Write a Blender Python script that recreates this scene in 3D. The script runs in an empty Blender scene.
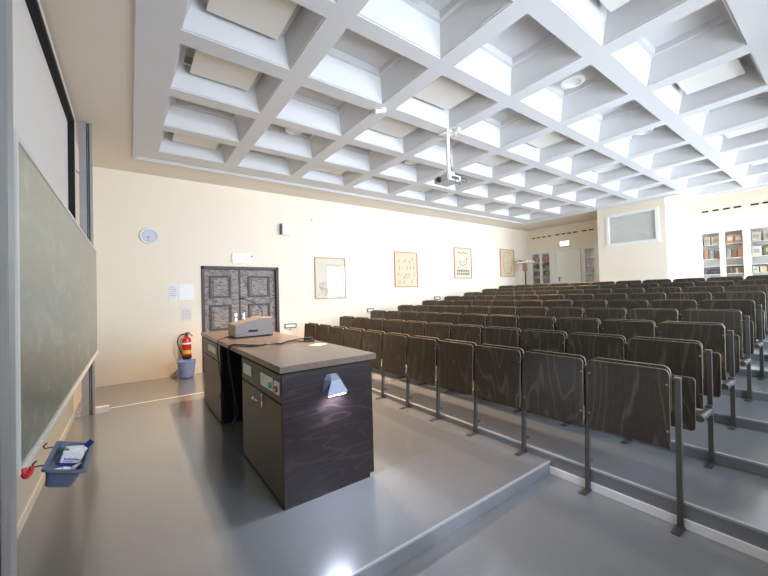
import bpy, bmesh, math, random
from mathutils import Vector, Matrix
C = bpy.context.scene.collection
random.seed(7)
PI = math.pi

# ------------------------------------------------------------------ materials
def nt(name):
    m = bpy.data.materials.new(name); m.use_nodes = True
    t = m.node_tree; b = t.nodes['Principled BSDF']
    return m, t, b
def srgb(r, g, b):
    f = lambda c: c/12.92 if c <= .04045 else ((c+.055)/1.055)**2.4
    return (f(r/255), f(g/255), f(b/255), 1)
def plain(name, col, rough=.5, metal=0, spec=.5, coat=0, var=.04, scale=6, bump=0, bscale=60):
    m, t, b = nt(name)
    N = t.nodes; L = t.links
    b.inputs['Roughness'].default_value = rough; b.inputs['Metallic'].default_value = metal
    b.inputs['Specular IOR Level'].default_value = spec; b.inputs['Coat Weight'].default_value = coat
    tc = N.new('ShaderNodeTexCoord')
    n = N.new('ShaderNodeTexNoise'); n.inputs['Scale'].default_value = scale; n.inputs['Detail'].default_value = 4
    L.new(tc.outputs['Object'], n.inputs['Vector'])
    mx = N.new('ShaderNodeMix'); mx.data_type = 'RGBA'
    mx.inputs['A'].default_value = tuple(c*(1-var) for c in col[:3])+(1,)
    mx.inputs['B'].default_value = tuple(min(1, c*(1+var)) for c in col[:3])+(1,)
    L.new(n.outputs['Fac'], mx.inputs['Factor']); L.new(mx.outputs['Result'], b.inputs['Base Color'])
    if bump:
        n2 = N.new('ShaderNodeTexNoise'); n2.inputs['Scale'].default_value = bscale; n2.inputs['Detail'].default_value = 3
        L.new(tc.outputs['Object'], n2.inputs['Vector'])
        bp = N.new('ShaderNodeBump'); bp.inputs['Strength'].default_value = bump; bp.inputs['Distance'].default_value = .004
        L.new(n2.outputs['Fac'], bp.inputs['Height']); L.new(bp.outputs['Normal'], b.inputs['Normal'])
    return m
def wood(name, c1, c2, rough=.4, axis='Z', scale=1., dist=3., coat=0, perobj=True, spec=.5):
    """veneer: long stretched grain with cathedral figure"""
    m, t, b = nt(name); N = t.nodes; L = t.links
    tc = N.new('ShaderNodeTexCoord'); oi = N.new('ShaderNodeObjectInfo')
    mp = N.new('ShaderNodeMapping')
    s = {'Z': (3, 3, .55), 'X': (.55, 3, 3), 'Y': (3, .55, 3)}[axis]
    mp.inputs['Scale'].default_value = tuple(v*scale for v in s)
    if perobj:
        mul = N.new('ShaderNodeMath'); mul.operation = 'MULTIPLY'; mul.inputs[1].default_value = 37.
        L.new(oi.outputs['Random'], mul.inputs[0]); L.new(mul.outputs[0], mp.inputs['Location'])
    L.new(tc.outputs['Object'], mp.inputs['Vector'])
    n = N.new('ShaderNodeTexNoise'); n.inputs['Scale'].default_value = 1.1; n.inputs['Detail'].default_value = 1.5
    L.new(mp.outputs[0], n.inputs['Vector'])
    m1 = N.new('ShaderNodeMath'); m1.operation = 'MULTIPLY'; m1.inputs[1].default_value = 34*dist
    L.new(n.outputs['Fac'], m1.inputs[0])
    si = N.new('ShaderNodeMath'); si.operation = 'SINE'; L.new(m1.outputs[0], si.inputs[0])
    rp = N.new('ShaderNodeMapRange'); rp.inputs['From Min'].default_value = .78; rp.inputs['From Max'].default_value = 1
    L.new(si.outputs[0], rp.inputs['Value'])
    f = N.new('ShaderNodeTexNoise'); f.inputs['Scale'].default_value = 14; f.inputs['Detail'].default_value = 4
    L.new(mp.outputs[0], f.inputs['Vector'])
    ad = N.new('ShaderNodeMath'); ad.operation = 'MULTIPLY_ADD'; ad.inputs[1].default_value = .45
    L.new(rp.outputs[0], ad.inputs[0]); 
    f2 = N.new('ShaderNodeMapRange'); f2.inputs['From Min'].default_value = .35; f2.inputs['From Max'].default_value = .75; f2.inputs['To Max'].default_value = .16
    L.new(f.outputs['Fac'], f2.inputs['Value']); L.new(f2.outputs[0], ad.inputs[2])
    mx = N.new('ShaderNodeMix'); mx.data_type = 'RGBA'; mx.inputs['A'].default_value = c1; mx.inputs['B'].default_value = c2
    L.new(ad.outputs[0], mx.inputs['Factor']); L.new(mx.outputs['Result'], b.inputs['Base Color'])
    b.inputs['Roughness'].default_value = rough; b.inputs['Coat Weight'].default_value = coat
    b.inputs['Specular IOR Level'].default_value = spec
    return m
def emit(name, col, st):
    m, t, b = nt(name); b.inputs['Base Color'].default_value = col
    b.inputs['Emission Color'].default_value = col; b.inputs['Emission Strength'].default_value = st
    return m
def glass(name, tint=(.97, .97, .97, 1), rough=.02, fac=.1):
    m, t, b = nt(name); N = t.nodes; L = t.links; N.remove(b)
    tr = N.new('ShaderNodeBsdfTransparent'); tr.inputs[0].default_value = tint
    gl = N.new('ShaderNodeBsdfGlossy'); gl.inputs['Roughness'].default_value = rough
    mx = N.new('ShaderNodeMixShader'); mx.inputs[0].default_value = fac
    L.new(tr.outputs[0], mx.inputs[1]); L.new(gl.outputs[0], mx.inputs[2]); L.new(mx.outputs[0], N['Material Output'].inputs[0])
    return m

M = {}
M['wall'] = plain('cream_wall_paint', srgb(241, 229, 207), .85, var=.012, scale=2, bump=.15, bscale=90)
M['ceil'] = plain('white_ceiling_paint', srgb(214, 213, 211), .8, var=.01)
M['flatceil'] = plain('cream_ceiling_paint', srgb(228, 217, 202), .85, var=.01)
M['panel'] = plain('cream_panel', srgb(234, 229, 218), .7, var=.01)
M['white'] = plain('white_paint', srgb(240, 238, 230), .5, var=.01)
M['cabwhite'] = plain('cabinet_white', srgb(238, 236, 226), .4, var=.01)
M['grey'] = plain('grey_metal', srgb(92, 90, 88), .38, metal=.6, var=.05)
M['post'] = plain('dark_steel_post', srgb(90, 89, 87), .36, metal=.6, var=.06, scale=20)
M['alu'] = plain('brushed_aluminium', srgb(168, 171, 172), .4, metal=.35, var=.05, scale=12)
M['alud'] = plain('aluminium_channel_dark', srgb(96, 94, 92), .4, metal=.4)
M['chrome'] = plain('polished_metal', srgb(205, 203, 200), .2, metal=.95, var=.02)
M['black'] = plain('black_felt', srgb(14, 14, 15), .8)
M['blackp'] = plain('black_rubber', srgb(22, 23, 26), .45)
M['slot'] = plain('dark_slot', srgb(38, 30, 26), .9)
M['screen'] = plain('projection_cloth', srgb(240, 238, 234), .7, var=.008)
M['apron'] = plain('pale_grey_laminate', srgb(186, 186, 176), .5, var=.02)
M['seat'] = wood('dark_stained_plywood', srgb(42, 38, 30), srgb(90, 83, 69), rough=.4, axis='Z', scale=1.25, dist=1.6)
M['edge'] = plain('plywood_edge_highlight', srgb(92, 83, 68), .4)  # lighter than the veneer: painted highlight for light caught on the chair edges
M['deskside'] = wood('dark_oak_laminate', srgb(26, 18, 20), srgb(58, 45, 46), rough=.42, axis='X', scale=2.2, dist=1.2, perobj=False, spec=.3)
M['desktop'] = wood('worktop_laminate', srgb(92, 78, 68), srgb(122, 106, 94), rough=.28, axis='Y', scale=3, dist=1., perobj=False)
M['deskfront'] = plain('grey_brown_laminate', srgb(76, 70, 58), .42, var=.04)
M['plastic'] = plain('ivory_plastic', srgb(242, 240, 230), .35, var=.01)
M['turq'] = plain('turquoise_plastic', srgb(70, 190, 175), .35)
M['red'] = plain('red_enamel', srgb(196, 22, 26), .25, coat=.4)
M['reddark'] = plain('dark_red_plastic', srgb(170, 40, 50), .35)
M['yellow'] = plain('yellow_label', srgb(226, 190, 60), .5)
M['bluebag'] = plain('pale_blue_plastic_bag', srgb(134, 158, 205), .45, var=.2, scale=25, bump=.8, bscale=30)
M['traygrey'] = plain('blue_grey_plastic', srgb(92, 106, 130), .5, var=.12, scale=30)
M['chalk'] = plain('white_chalk', srgb(240, 240, 240), .9)
M['cardw'] = plain('white_card', srgb(236, 238, 242), .6)
M['cardb'] = plain('blue_card', srgb(30, 54, 150), .5)
M['console'] = plain('grey_console_metal', srgb(104, 95, 89), .45, metal=.2)
M['consolel'] = plain('beige_console_side', srgb(140, 128, 106), .45)
M['lampgrey'] = plain('lamp_grey', srgb(112, 122, 142), .4)
M['cable'] = plain('cable_black', srgb(24, 26, 30), .45)
M['bluecon'] = plain('blue_connector', srgb(30, 40, 150), .4)
M['paper'] = plain('paper', srgb(246, 245, 240), .7, var=.01)
M['poster'] = plain('poster_paper', srgb(228, 206, 170), .6, var=.03)
M['posterb'] = plain('poster_paper_pale', srgb(228, 216, 190), .6, var=.03)
M['frame'] = plain('copper_wood_frame', srgb(196, 140, 104), .4)
M['ink'] = plain('faded_ink', srgb(126, 114, 88), .8)
M['inkb'] = plain('brown_ink', srgb(160, 120, 78), .8)
M['clockface'] = plain('clock_face', srgb(206, 208, 222), .5, var=.02)
M['exit'] = emit('exit_sign_light', (1, 1, .97, 1), 1.6)
M['exitg'] = plain('exit_pictogram', srgb(214, 232, 216), .5)
M['lampwarm'] = emit('downlight_diffuser', (.7, .7, .7, 1), .08)
M['led'] = emit('led_strip', (.8, .85, 1, 1), 14)
M['glass'] = glass('cabinet_glass', fac=.08)
M['pglass'] = glass('poster_glass', tint=(1, 1, 1, 1), fac=.035)
M['pane'] = glass('window_glass', fac=.04)
M['blind'] = plain('grey_blind', srgb(224, 224, 214), .5, var=.02)
M['railw'] = plain('pale_rail', srgb(222, 221, 214), .35, metal=.1)
M['strip'] = plain('white_skirting', srgb(224, 224, 226), .5, var=.02)
M['nose'] = plain('nosing_trim', srgb(150, 153, 158), .4)
M['redh'] = plain('red_hook', srgb(200, 40, 44), .4)
for i, c in enumerate([(226, 208, 170), (214, 152, 108), (196, 130, 92), (170, 176, 178), (142, 128, 70), (96, 104, 116), (150, 110, 80), (232, 226, 206), (86, 112, 92), (120, 96, 66), (72, 70, 76)]):
    M['b%d' % i] = plain('cover_tone', srgb(*c), .6, var=.1, scale=12)

def floor_mat():
    m, t, b = nt('grey_linoleum'); N = t.nodes; L = t.links
    tc = N.new('ShaderNodeTexCoord')
    n = N.new('ShaderNodeTexNoise'); n.inputs['Scale'].default_value = 1.1; n.inputs['Detail'].default_value = 6
    n2 = N.new('ShaderNodeTexNoise'); n2.inputs['Scale'].default_value = 70; n2.inputs['Detail'].default_value = 3
    L.new(tc.outputs['Object'], n.inputs['Vector']); L.new(tc.outputs['Object'], n2.inputs['Vector'])
    mx = N.new('ShaderNodeMix'); mx.data_type = 'RGBA'; mx.inputs['A'].default_value = srgb(113, 117, 121); mx.inputs['B'].default_value = srgb(122, 126, 130)
    L.new(n.outputs['Fac'], mx.inputs['Factor'])
    m2 = N.new('ShaderNodeMix'); m2.data_type = 'RGBA'; m2.blend_type = 'MULTIPLY'; m2.inputs['Factor'].default_value = .25
    L.new(mx.outputs['Result'], m2.inputs['A']); L.new(n2.outputs['Fac'], m2.inputs['B'])
    L.new(m2.outputs['Result'], b.inputs['Base Color'])
    b.inputs['Roughness'].default_value = .28
    b.inputs['Specular IOR Level'].default_value = .5; b.inputs['Coat Weight'].default_value = 1; b.inputs['Coat IOR'].default_value = 1.65; b.inputs['Coat Roughness'].default_value = .12
    return m
M['floor'] = floor_mat()

def board_mat():
    m, t, b = nt('green_chalkboard'); N = t.nodes; L = t.links
    tc = N.new('ShaderNodeTexCoord')
    mp = N.new('ShaderNodeMapping'); mp.inputs['Scale'].default_value = (1, 1.2, 3.2); mp.inputs['Rotation'].default_value = (.5, 0, 0)
    L.new(tc.outputs['Object'], mp.inputs['Vector'])
    n = N.new('ShaderNodeTexNoise'); n.inputs['Scale'].default_value = 1.6; n.inputs['Detail'].default_value = 7; n.inputs['Distortion'].default_value = 1.6
    L.new(mp.outputs[0], n.inputs['Vector'])
    mr = N.new('ShaderNodeMapRange'); mr.inputs['From Min'].default_value = .5; mr.inputs['From Max'].default_value = .78; mr.inputs['To Max'].default_value = .5
    L.new(n.outputs['Fac'], mr.inputs['Value'])
    # thin chalk strokes, stronger near the bottom of the board where it was wiped least
    n3 = N.new('ShaderNodeTexNoise'); n3.inputs['Scale'].default_value = 2.3; n3.inputs['Detail'].default_value = 2; n3.inputs['Distortion'].default_value = 2.5
    L.new(tc.outputs['Object'], n3.inputs['Vector'])
    mm = N.new('ShaderNodeMath'); mm.operation = 'MULTIPLY'; mm.inputs[1].default_value = 26
    L.new(n3.outputs['Fac'], mm.inputs[0]); si = N.new('ShaderNodeMath'); si.operation = 'SINE'; L.new(mm.outputs[0], si.inputs[0])
    mr3 = N.new('ShaderNodeMapRange'); mr3.inputs['From Min'].default_value = .985; mr3.inputs['From Max'].default_value = 1; mr3.inputs['To Max'].default_value = .45
    L.new(si.outputs[0], mr3.inputs['Value'])
    n4 = N.new('ShaderNodeTexNoise'); n4.inputs['Scale'].default_value = 1.3; L.new(tc.outputs['Object'], n4.inputs['Vector'])
    mr4 = N.new('ShaderNodeMapRange'); mr4.inputs['From Min'].default_value = .5; mr4.inputs['From Max'].default_value = .6; L.new(n4.outputs['Fac'], mr4.inputs['Value'])
    mu = N.new('ShaderNodeMath'); mu.operation = 'MULTIPLY'; L.new(mr3.outputs[0], mu.inputs[0]); L.new(mr4.outputs[0], mu.inputs[1])
    ad = N.new('ShaderNodeMath'); ad.operation = 'ADD'; ad.use_clamp = True; L.new(mr.outputs[0], ad.inputs[0]); L.new(mu.outputs[0], ad.inputs[1])
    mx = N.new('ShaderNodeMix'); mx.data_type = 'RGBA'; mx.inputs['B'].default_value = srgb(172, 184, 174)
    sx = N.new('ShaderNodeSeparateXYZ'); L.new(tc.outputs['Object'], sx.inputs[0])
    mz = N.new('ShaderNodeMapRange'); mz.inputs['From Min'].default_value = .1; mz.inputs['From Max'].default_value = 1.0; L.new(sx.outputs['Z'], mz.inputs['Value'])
    dz = N.new('ShaderNodeMix'); dz.data_type = 'RGBA'; dz.inputs['A'].default_value = srgb(78, 104, 100); dz.inputs['B'].default_value = srgb(136, 142, 124)  # base colour lightens upward, painting in the cream wall's reflection
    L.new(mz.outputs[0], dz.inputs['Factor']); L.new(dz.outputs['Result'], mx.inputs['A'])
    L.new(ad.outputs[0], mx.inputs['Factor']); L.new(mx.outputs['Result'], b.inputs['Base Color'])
    b.inputs['Roughness'].default_value = .3; b.inputs['Specular IOR Level'].default_value = .6; b.inputs['Coat Weight'].default_value = .3; b.inputs['Coat Roughness'].default_value = .25
    return m
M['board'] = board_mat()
def door_mat():
    m, t, b = nt('weathered_dark_wood'); N = t.nodes; L = t.links
    tc = N.new('ShaderNodeTexCoord'); mp = N.new('ShaderNodeMapping'); mp.inputs['Scale'].default_value = (1, 1, 2.6)
    L.new(tc.outputs['Object'], mp.inputs['Vector'])
    n = N.new('ShaderNodeTexNoise'); n.inputs['Scale'].default_value = 13; n.inputs['Detail'].default_value = 8; n.inputs['Roughness'].default_value = .75
    L.new(mp.outputs[0], n.inputs['Vector'])
    mr = N.new('ShaderNodeMapRange'); mr.inputs['From Min'].default_value = .36; mr.inputs['From Max'].default_value = .6
    L.new(n.outputs['Fac'], mr.inputs['Value'])
    mx = N.new('ShaderNodeMix'); mx.data_type = 'RGBA'; mx.inputs['A'].default_value = srgb(50, 38, 31); mx.inputs['B'].default_value = srgb(162, 147, 132)
    L.new(mr.outputs[0], mx.inputs['Factor']); L.new(mx.outputs['Result'], b.inputs['Base Color']); b.inputs['Roughness'].default_value = .5
    return m
M['door'] = door_mat()
M['doordark'] = plain('dark_door_frame', srgb(60, 46, 38), .5, var=.25, scale=18)

# ------------------------------------------------------------------ mesh helpers
def quadbox(bm, x0, x1, y0, y1, z0, z1, bev=0):
    vs = [bm.verts.new(p) for p in ((x0, y0, z0), (x1, y0, z0), (x1, y1, z0), (x0, y1, z0), (x0, y0, z1), (x1, y0, z1), (x1, y1, z1), (x0, y1, z1))]
    fs = [bm.faces.new([vs[i] for i in q]) for q in ((0, 3, 2, 1), (4, 5, 6, 7), (0, 1, 5, 4), (1, 2, 6, 5), (2, 3, 7, 6), (3, 0, 4, 7))]
    if bev:
        es = list({e for f in fs for e in f.edges})
        bmesh.ops.bevel(bm, geom=es, offset=bev, segments=2, affect='EDGES')
    return vs
def prism(bm, pts, d, bev=0):
    """extrude a closed outline (list of 3-vectors) by vector d"""
    a = [bm.verts.new(p) for p in pts]; b = [bm.verts.new(Vector(p)+Vector(d)) for p in pts]
    n = len(pts); f1 = bm.faces.new(a); f2 = bm.faces.new(list(reversed(b))); fs = [f1, f2]
    for i in range(n): fs.append(bm.faces.new((a[i], b[i], b[(i+1) % n], a[(i+1) % n])))
    bmesh.ops.recalc_face_normals(bm, faces=fs)
    if bev:
        es = list(set(f1.edges) | set(f2.edges))
        bmesh.ops.bevel(bm, geom=es, offset=bev, segments=1, affect='EDGES')
def tube(bm, pts, r, n=10, caps=True):
    pts = [Vector(p) for p in pts]; rings = []
    rr = r if isinstance(r, (list, tuple)) else [r]*len(pts)
    up = None
    for i, p in enumerate(pts):
        d = (pts[min(i+1, len(pts)-1)]-pts[max(i-1, 0)]).normalized()
        if up is None:
            up = d.orthogonal().normalized()
        up = (up - d*up.dot(d)).normalized(); w = d.cross(up)
        rings.append([bm.verts.new(p+(up*math.cos(2*PI*k/n)+w*math.sin(2*PI*k/n))*rr[i]) for k in range(n)])
    for a, b in zip(rings, rings[1:]):
        for k in range(n): bm.faces.new((a[k], a[(k+1) % n], b[(k+1) % n], b[k]))
    if caps: bm.faces.new(list(reversed(rings[0]))); bm.faces.new(rings[-1])
def smooth_path(pts, k=6):
    P = [Vector(p) for p in pts]; out = []
    for i in range(len(P)-1):
        a = P[max(i-1, 0)]; b = P[i]; c = P[i+1]; d = P[min(i+2, len(P)-1)]
        for j in range(k):
            t = j/k
            out.append(.5*((2*b)+(c-a)*t+(2*a-5*b+4*c-d)*t*t+(3*b-a-3*c+d)*t**3))
    return out+[P[-1]]
def lathe(bm, prof, c=(0, 0, 0), n=24, axis='Z'):
    rings = []
    for r, h in prof:
        ring = []
        for k in range(n):
            a = 2*PI*k/n; u, v = r*math.cos(a), r*math.sin(a)
            p = {'Z': (u, v, h), 'Y': (u, h, v), 'X': (h, u, v)}[axis]
            ring.append(bm.verts.new((c[0]+p[0], c[1]+p[1], c[2]+p[2])))
        rings.append(ring)
    fs = []
    for a, b in zip(rings, rings[1:]):
        for k in range(n): fs.append(bm.faces.new((a[k], a[(k+1) % n], b[(k+1) % n], b[k])))
    if prof[0][0] > 1e-5: fs.append(bm.faces.new(rings[0]))
    if prof[-1][0] > 1e-5: fs.append(bm.faces.new(rings[-1]))
    bmesh.ops.recalc_face_normals(bm, faces=fs)
def obj(name, bm, mat, parent=None, smooth=False):
    me = bpy.data.meshes.new(name); bm.to_mesh(me); bm.free()
    for mm in (mat if isinstance(mat, (list, tuple)) else [mat]): me.materials.append(mm)
    if smooth:
        for p in me.polygons: p.use_smooth = True
        try: me.set_sharp_from_angle(angle=.6)
        except Exception: pass
    o = bpy.data.objects.new(name, me); C.objects.link(o)
    if parent is not None: o.parent = parent
    return o
def tag(o, label, cat, group=None):
    o['label'] = label; o['category'] = cat
    if group: o['group'] = group
    return o
def thing(name, label, cat, loc=(0, 0, 0), rotz=0, group=None):
    o = bpy.data.objects.new(name, None); C.objects.link(o); o.location = loc; o.rotation_euler = (0, 0, rotz)
    o.empty_display_size = .1
    return tag(o, label, cat, group)
def struct(name, bm, m, parent=None, smooth=False):
    o = obj(name, bm, m, parent, smooth)
    if parent is None: o['kind'] = 'structure'
    return o
def box(name, m, b, parent=None, bev=0, origin=None):
    """b = x0,x1,y0,y1,z0,z1"""
    bm = bmesh.new(); quadbox(bm, *b, bev=bev)
    return obj(name, bm, m, parent)
def B(*b, bev=0):
    bm = bmesh.new(); quadbox(bm, *b, bev=bev); return bm
ORD = ['first', 'second', 'third', 'fourth', 'fifth', 'sixth', 'seventh', 'eighth', 'ninth', 'tenth', 'eleventh', 'twelfth']

# ------------------------------------------------------------------ main dimensions (metres)
XL, XB = -.61, 12.72          # blackboard wall, back wall
YR, YW = -.71, 7.71           # window wall, picture wall
ZC = 3.78
X0, PX, NR = 2.80, .81, 9     # first row, row pitch, rows
Y0, PY, NS = .745, .542, 11   # first post, seat pitch, seats
RISE = .0875
ZT = lambda k: .06+RISE*(k-1) # floor height of tier k (k = 1..)
XN = lambda k: 2.86+PX*(k-1)  # its nose
ZBACK = ZT(10)

# ------------------------------------------------------------------ floor
bm = bmesh.new(); quadbox(bm, XL-.2, 2.88, YR-.2, 1.60, -.3, -.1); struct('floor', bm, M['floor'])
bm = bmesh.new(); quadbox(bm, XL-.2, 2.88, 1.595, YW+.4, -.29, 0); struct('floor', bm, M['floor'])
for k in range(1, 11):
    x0 = XN(k); x1 = XN(k+1)+.02 if k < 10 else XB+.3
    struct('floor', B(x0, x1, YR-.2, YW+.2, -.3, ZT(k)), M['floor'])
bm = bmesh.new()
for k in range(1, 11):
    quadbox(bm, XN(k)-.006, XN(k)+.02, YR, YW, ZT(k)-.012, ZT(k)+.003)
struct('trim_1', bm, M['nose'])
struct('trim_2', B(2.846, 2.862, YR, 1.594, -.1, -.042), M['strip'])                 # white strip under the first riser
struct('trim_3', B(XL, 2.86, 1.590, 1.606, -.010, .002), M['nose'])                  # dais edge
struct('trim_4', B(-.24, 2.8, 6.05, 6.075, -.001, .003), M['strip'])                 # joint strip across the dais
struct('trim_5', B(-.592, -.522, 5.885, 5.93, 0, .068), M['strip'])
struct('trim_6', B(-.386, -.242, 5.885, 5.96, 0, .075), M['strip'])

# ------------------------------------------------------------------ walls
def wall_y(name, y, x0, x1, z0, z1, holes, thick, m):
    """wall in a plane y=const with rectangular holes (x0,x1,z0,z1); thick extends along +/-y away from room"""
    bm = bmesh.new(); xs = sorted({x0, x1}|{h[0] for h in holes}|{h[1] for h in holes}); zs = sorted({z0, z1}|{h[2] for h in holes}|{h[3] for h in holes})
    for a, b in zip(xs, xs[1:]):
        for c, d in zip(zs, zs[1:]):
            if any(h[0] <= a+1e-6 and b <= h[1]+1e-6 and h[2] <= c+1e-6 and d <= h[3]+1e-6 for h in holes): continue
            quadbox(bm, a, b, min(y, y+thick), max(y, y+thick), c, d)
    bmesh.ops.remove_doubles(bm, verts=bm.verts, dist=1e-5)
    return struct(name, bm, m)
DX0, DX1, DZ = 1.14, 2.70, 2.11
wall_y('wall_picture_side', YW, XL-.2, XB+.2, -.3, ZC+.6, [(DX0, DX1, -.3, DZ)], .2, M['wall'])
WIN = [(1.3, 2.8), (3.6, 5.1), (5.9, 7.4), (8.2, 9.7), (10.5, 12.0)]
wall_y('wall_window_side', YR, XL-.2, XB+.2, -.3, ZC+.6, [(a, b, 1.0, 3.0) for a, b in WIN], -.3, M['wall'])
struct('wall_board_side', B(XL-.2, XL, YR-.3, YW+.2, -.3, ZC+.6), M['wall'])
CABS = [(6.80, 7.58, .9, 2.88), (5.25, 5.64, .9, 2.88), (1.70, 2.58, .9, 2.91), (.72, 1.66, .9, 2.91)]
bm = bmesh.new(); ya = sorted({YR-.3, YW+.2}|{c[0] for c in CABS}|{c[1] for c in CABS}); za = [-.3, .9, 2.88, 2.91, ZC+.6]
for a, b in zip(ya, ya[1:]):
    for c, d in zip(za, za[1:]):
        if any(h[0] <= a+1e-6 and b <= h[1]+1e-6 and h[2] <= c+1e-6 and d <= h[3]+1e-6 for h in CABS): continue
        quadbox(bm, XB, XB+.35, a, b, c, d)
struct('wall_back', bm, M['wall'])
WX = 11.25
bm = bmesh.new()
for (a, b, c, d) in ((2.93, 3.14, .6, ZC+.05), (4.28, 4.56, .6, ZC+.05), (3.14, 4.28, .6, 2.70), (3.14, 4.28, 3.50, ZC+.05)):
    quadbox(bm, WX, WX+.12, a, b, c, d)
quadbox(bm, WX+.12, XB, 2.93, 3.05, .6, ZC+.05); quadbox(bm, WX+.12, XB, 4.44, 4.56, .6, ZC+.05)
struct('wall_booth', bm, M['wall'])
# booth window
w = bmesh.new()
for b in ((WX-.025, WX+.06, 3.08, 3.15, 2.66, 3.55), (WX-.025, WX+.06, 4.26, 4.33, 2.66, 3.55), (WX-.025, WX+.06, 3.15, 4.26, 3.48, 3.55), (WX-.025, WX+.06, 3.15, 4.26, 2.66, 2.72)): quadbox(w, *b)
wf = struct('window_6', w, M['white'])
obj('window_blind', B(WX+.03, WX+.045, 3.15, 4.26, 2.72, 3.48), M['blind'], wf)
obj('window_pane', B(WX+.012, WX+.016, 3.15, 4.26, 2.72, 3.48), M['pane'], wf)
obj('window_sill', B(WX-.05, WX+.05, 3.05, 4.36, 2.64, 2.66), M['white'], wf)
# daylight windows
for i, (a, b) in enumerate(WIN):
    w = bmesh.new(); y = YR-.18
    for q in ((a, a+.06, 1., 3.), (b-.06, b, 1., 3.), (a, b, 1., 1.06), (a, b, 2.94, 3.), ((a+b)/2-.03, (a+b)/2+.03, 1., 3.), (a, b, 2.3, 2.35)):
        quadbox(w, q[0], q[1], y-.03, y+.03, q[2], q[3])
    f = struct('window_%d' % (i+1), w, M['white'])
    obj('window_pane', B(a, b, y-.003, y+.003, 1., 3.), M['pane'], f)
    obj('window_sill', B(a-.04, b+.04, YR-.28, YR+.08, .97, 1.), M['white'], f)

# ------------------------------------------------------------------ ceiling with coffers
cols = [(.38+1.175*i, .38+1.175*i+.975) for i in range(10)]
rows = [(.58, 1.40), (1.585, 2.405), (2.575, 3.395), (3.59, 4.41), (4.595, 5.415), (5.60, 6.42)]
cells = [(i, j) for i in range(10) for j in range(6) if i < 9 or j < 2]
xs = sorted({XL-.2, .065, 11.18, 12.14, XB+.2}|{c for p in cols for c in p}); ys = sorted({YR-.3, .13, 6.87, YW+.2}|{c for p in rows for c in p})
bm = bmesh.new(); bmf = bmesh.new(); cellset = {(round(cols[i][0], 4), round(rows[j][0], 4)) for i, j in cells}
for a, b in zip(xs, xs[1:]):
    for c, d in zip(ys, ys[1:]):
        if any(cols[i][0] <= a+1e-5 and b <= cols[i][1]+1e-5 and rows[j][0] <= c+1e-5 and d <= rows[j][1]+1e-5 for i, j in cells): continue
        inner = a >= .06 and (b <= 11.19 or (d <= 2.6 and b <= 12.15)) and c >= .12 and d <= 6.88
        t = bm if inner else bmf
        q = [t.verts.new(p) for p in ((a, c, ZC), (a, d, ZC), (b, d, ZC), (b, c, ZC))]; t.faces.new(q)
def ring(bm, r0, z0, r1, z1):
    a = [bm.verts.new((x, y, z0)) for x, y in ((r0[0], r0[2]), (r0[1], r0[2]), (r0[1], r0[3]), (r0[0], r0[3]))]
    b = [bm.verts.new((x, y, z1)) for x, y in ((r1[0], r1[2]), (r1[1], r1[2]), (r1[1], r1[3]), (r1[0], r1[3]))]
    for k in range(4): bm.faces.new((a[k], a[(k+1) % 4], b[(k+1) % 4], b[k]))
    return b
ins = lambda r, d: (r[0]+d, r[1]-d, r[2]+d, r[3]-d)
for i, j in cells:
    r = (cols[i][0], cols[i][1], rows[j][0], rows[j][1])
    prof = [(0, ZC), (0, ZC+.012), (.012, ZC+.012), (.014, ZC+.03), (.085, ZC+.25), (.085, ZC+.262), (.125, ZC+.262), (.13, ZC+.33)]
    for (d0, z0), (d1, z1) in zip(prof, prof[1:]): last = ring(bm, ins(r, d0), z0, ins(r, d1), z1)
    bm.faces.new(last)
bmesh.ops.remove_doubles(bm, verts=bm.verts, dist=1e-5)
bmesh.ops.recalc_face_normals(bm, faces=bm.faces)
struct('ceiling', bm, M['ceil'])
bmesh.ops.remove_doubles(bmf, verts=bmf.verts, dist=1e-5); struct('ceiling', bmf, M['flatceil'])
struct('ceiling', B(XL-.2, XB+.2, YR-.3, YW+.2, ZC+.45, ZC+.5), M['ceil'])
bm = bmesh.new()
def ringbar(bm, x0, x1, y0, y1, w, z0, z1):
    quadbox(bm, x0, x0+w, y0, y1, z0, z1); quadbox(bm, x1-w, x1, y0, y1, z0, z1)
    quadbox(bm, x0+w, x1-w, y0, y0+w, z0, z1); quadbox(bm, x0+w, x1-w, y1-w, y1, z0, z1)
for o_, w_, zd in ((0, .03, .03), (.03, .035, .015)):
    a, b, c, d = .06+o_, 11.19-o_, .12+o_, 6.88-o_
    quadbox(bm, a, a+w_, c, d, ZC-zd, ZC+.004); quadbox(bm, a+w_, b, d-w_, d, ZC-zd, ZC+.004)
    quadbox(bm, b-w_, b, 2.66+o_, d-w_, ZC-zd, ZC+.004); quadbox(bm, a+w_, 12.15-o_, c, c+w_, ZC-zd, ZC+.004)
    quadbox(bm, 12.15-o_-w_, 12.15-o_, c+w_, 2.66+o_, ZC-zd, ZC+.004); quadbox(bm, b, 12.15-o_-w_, 2.66+o_-w_, 2.66+o_, ZC-zd, ZC+.004)
struct('trim_7', bm, M['ceil'])

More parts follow.
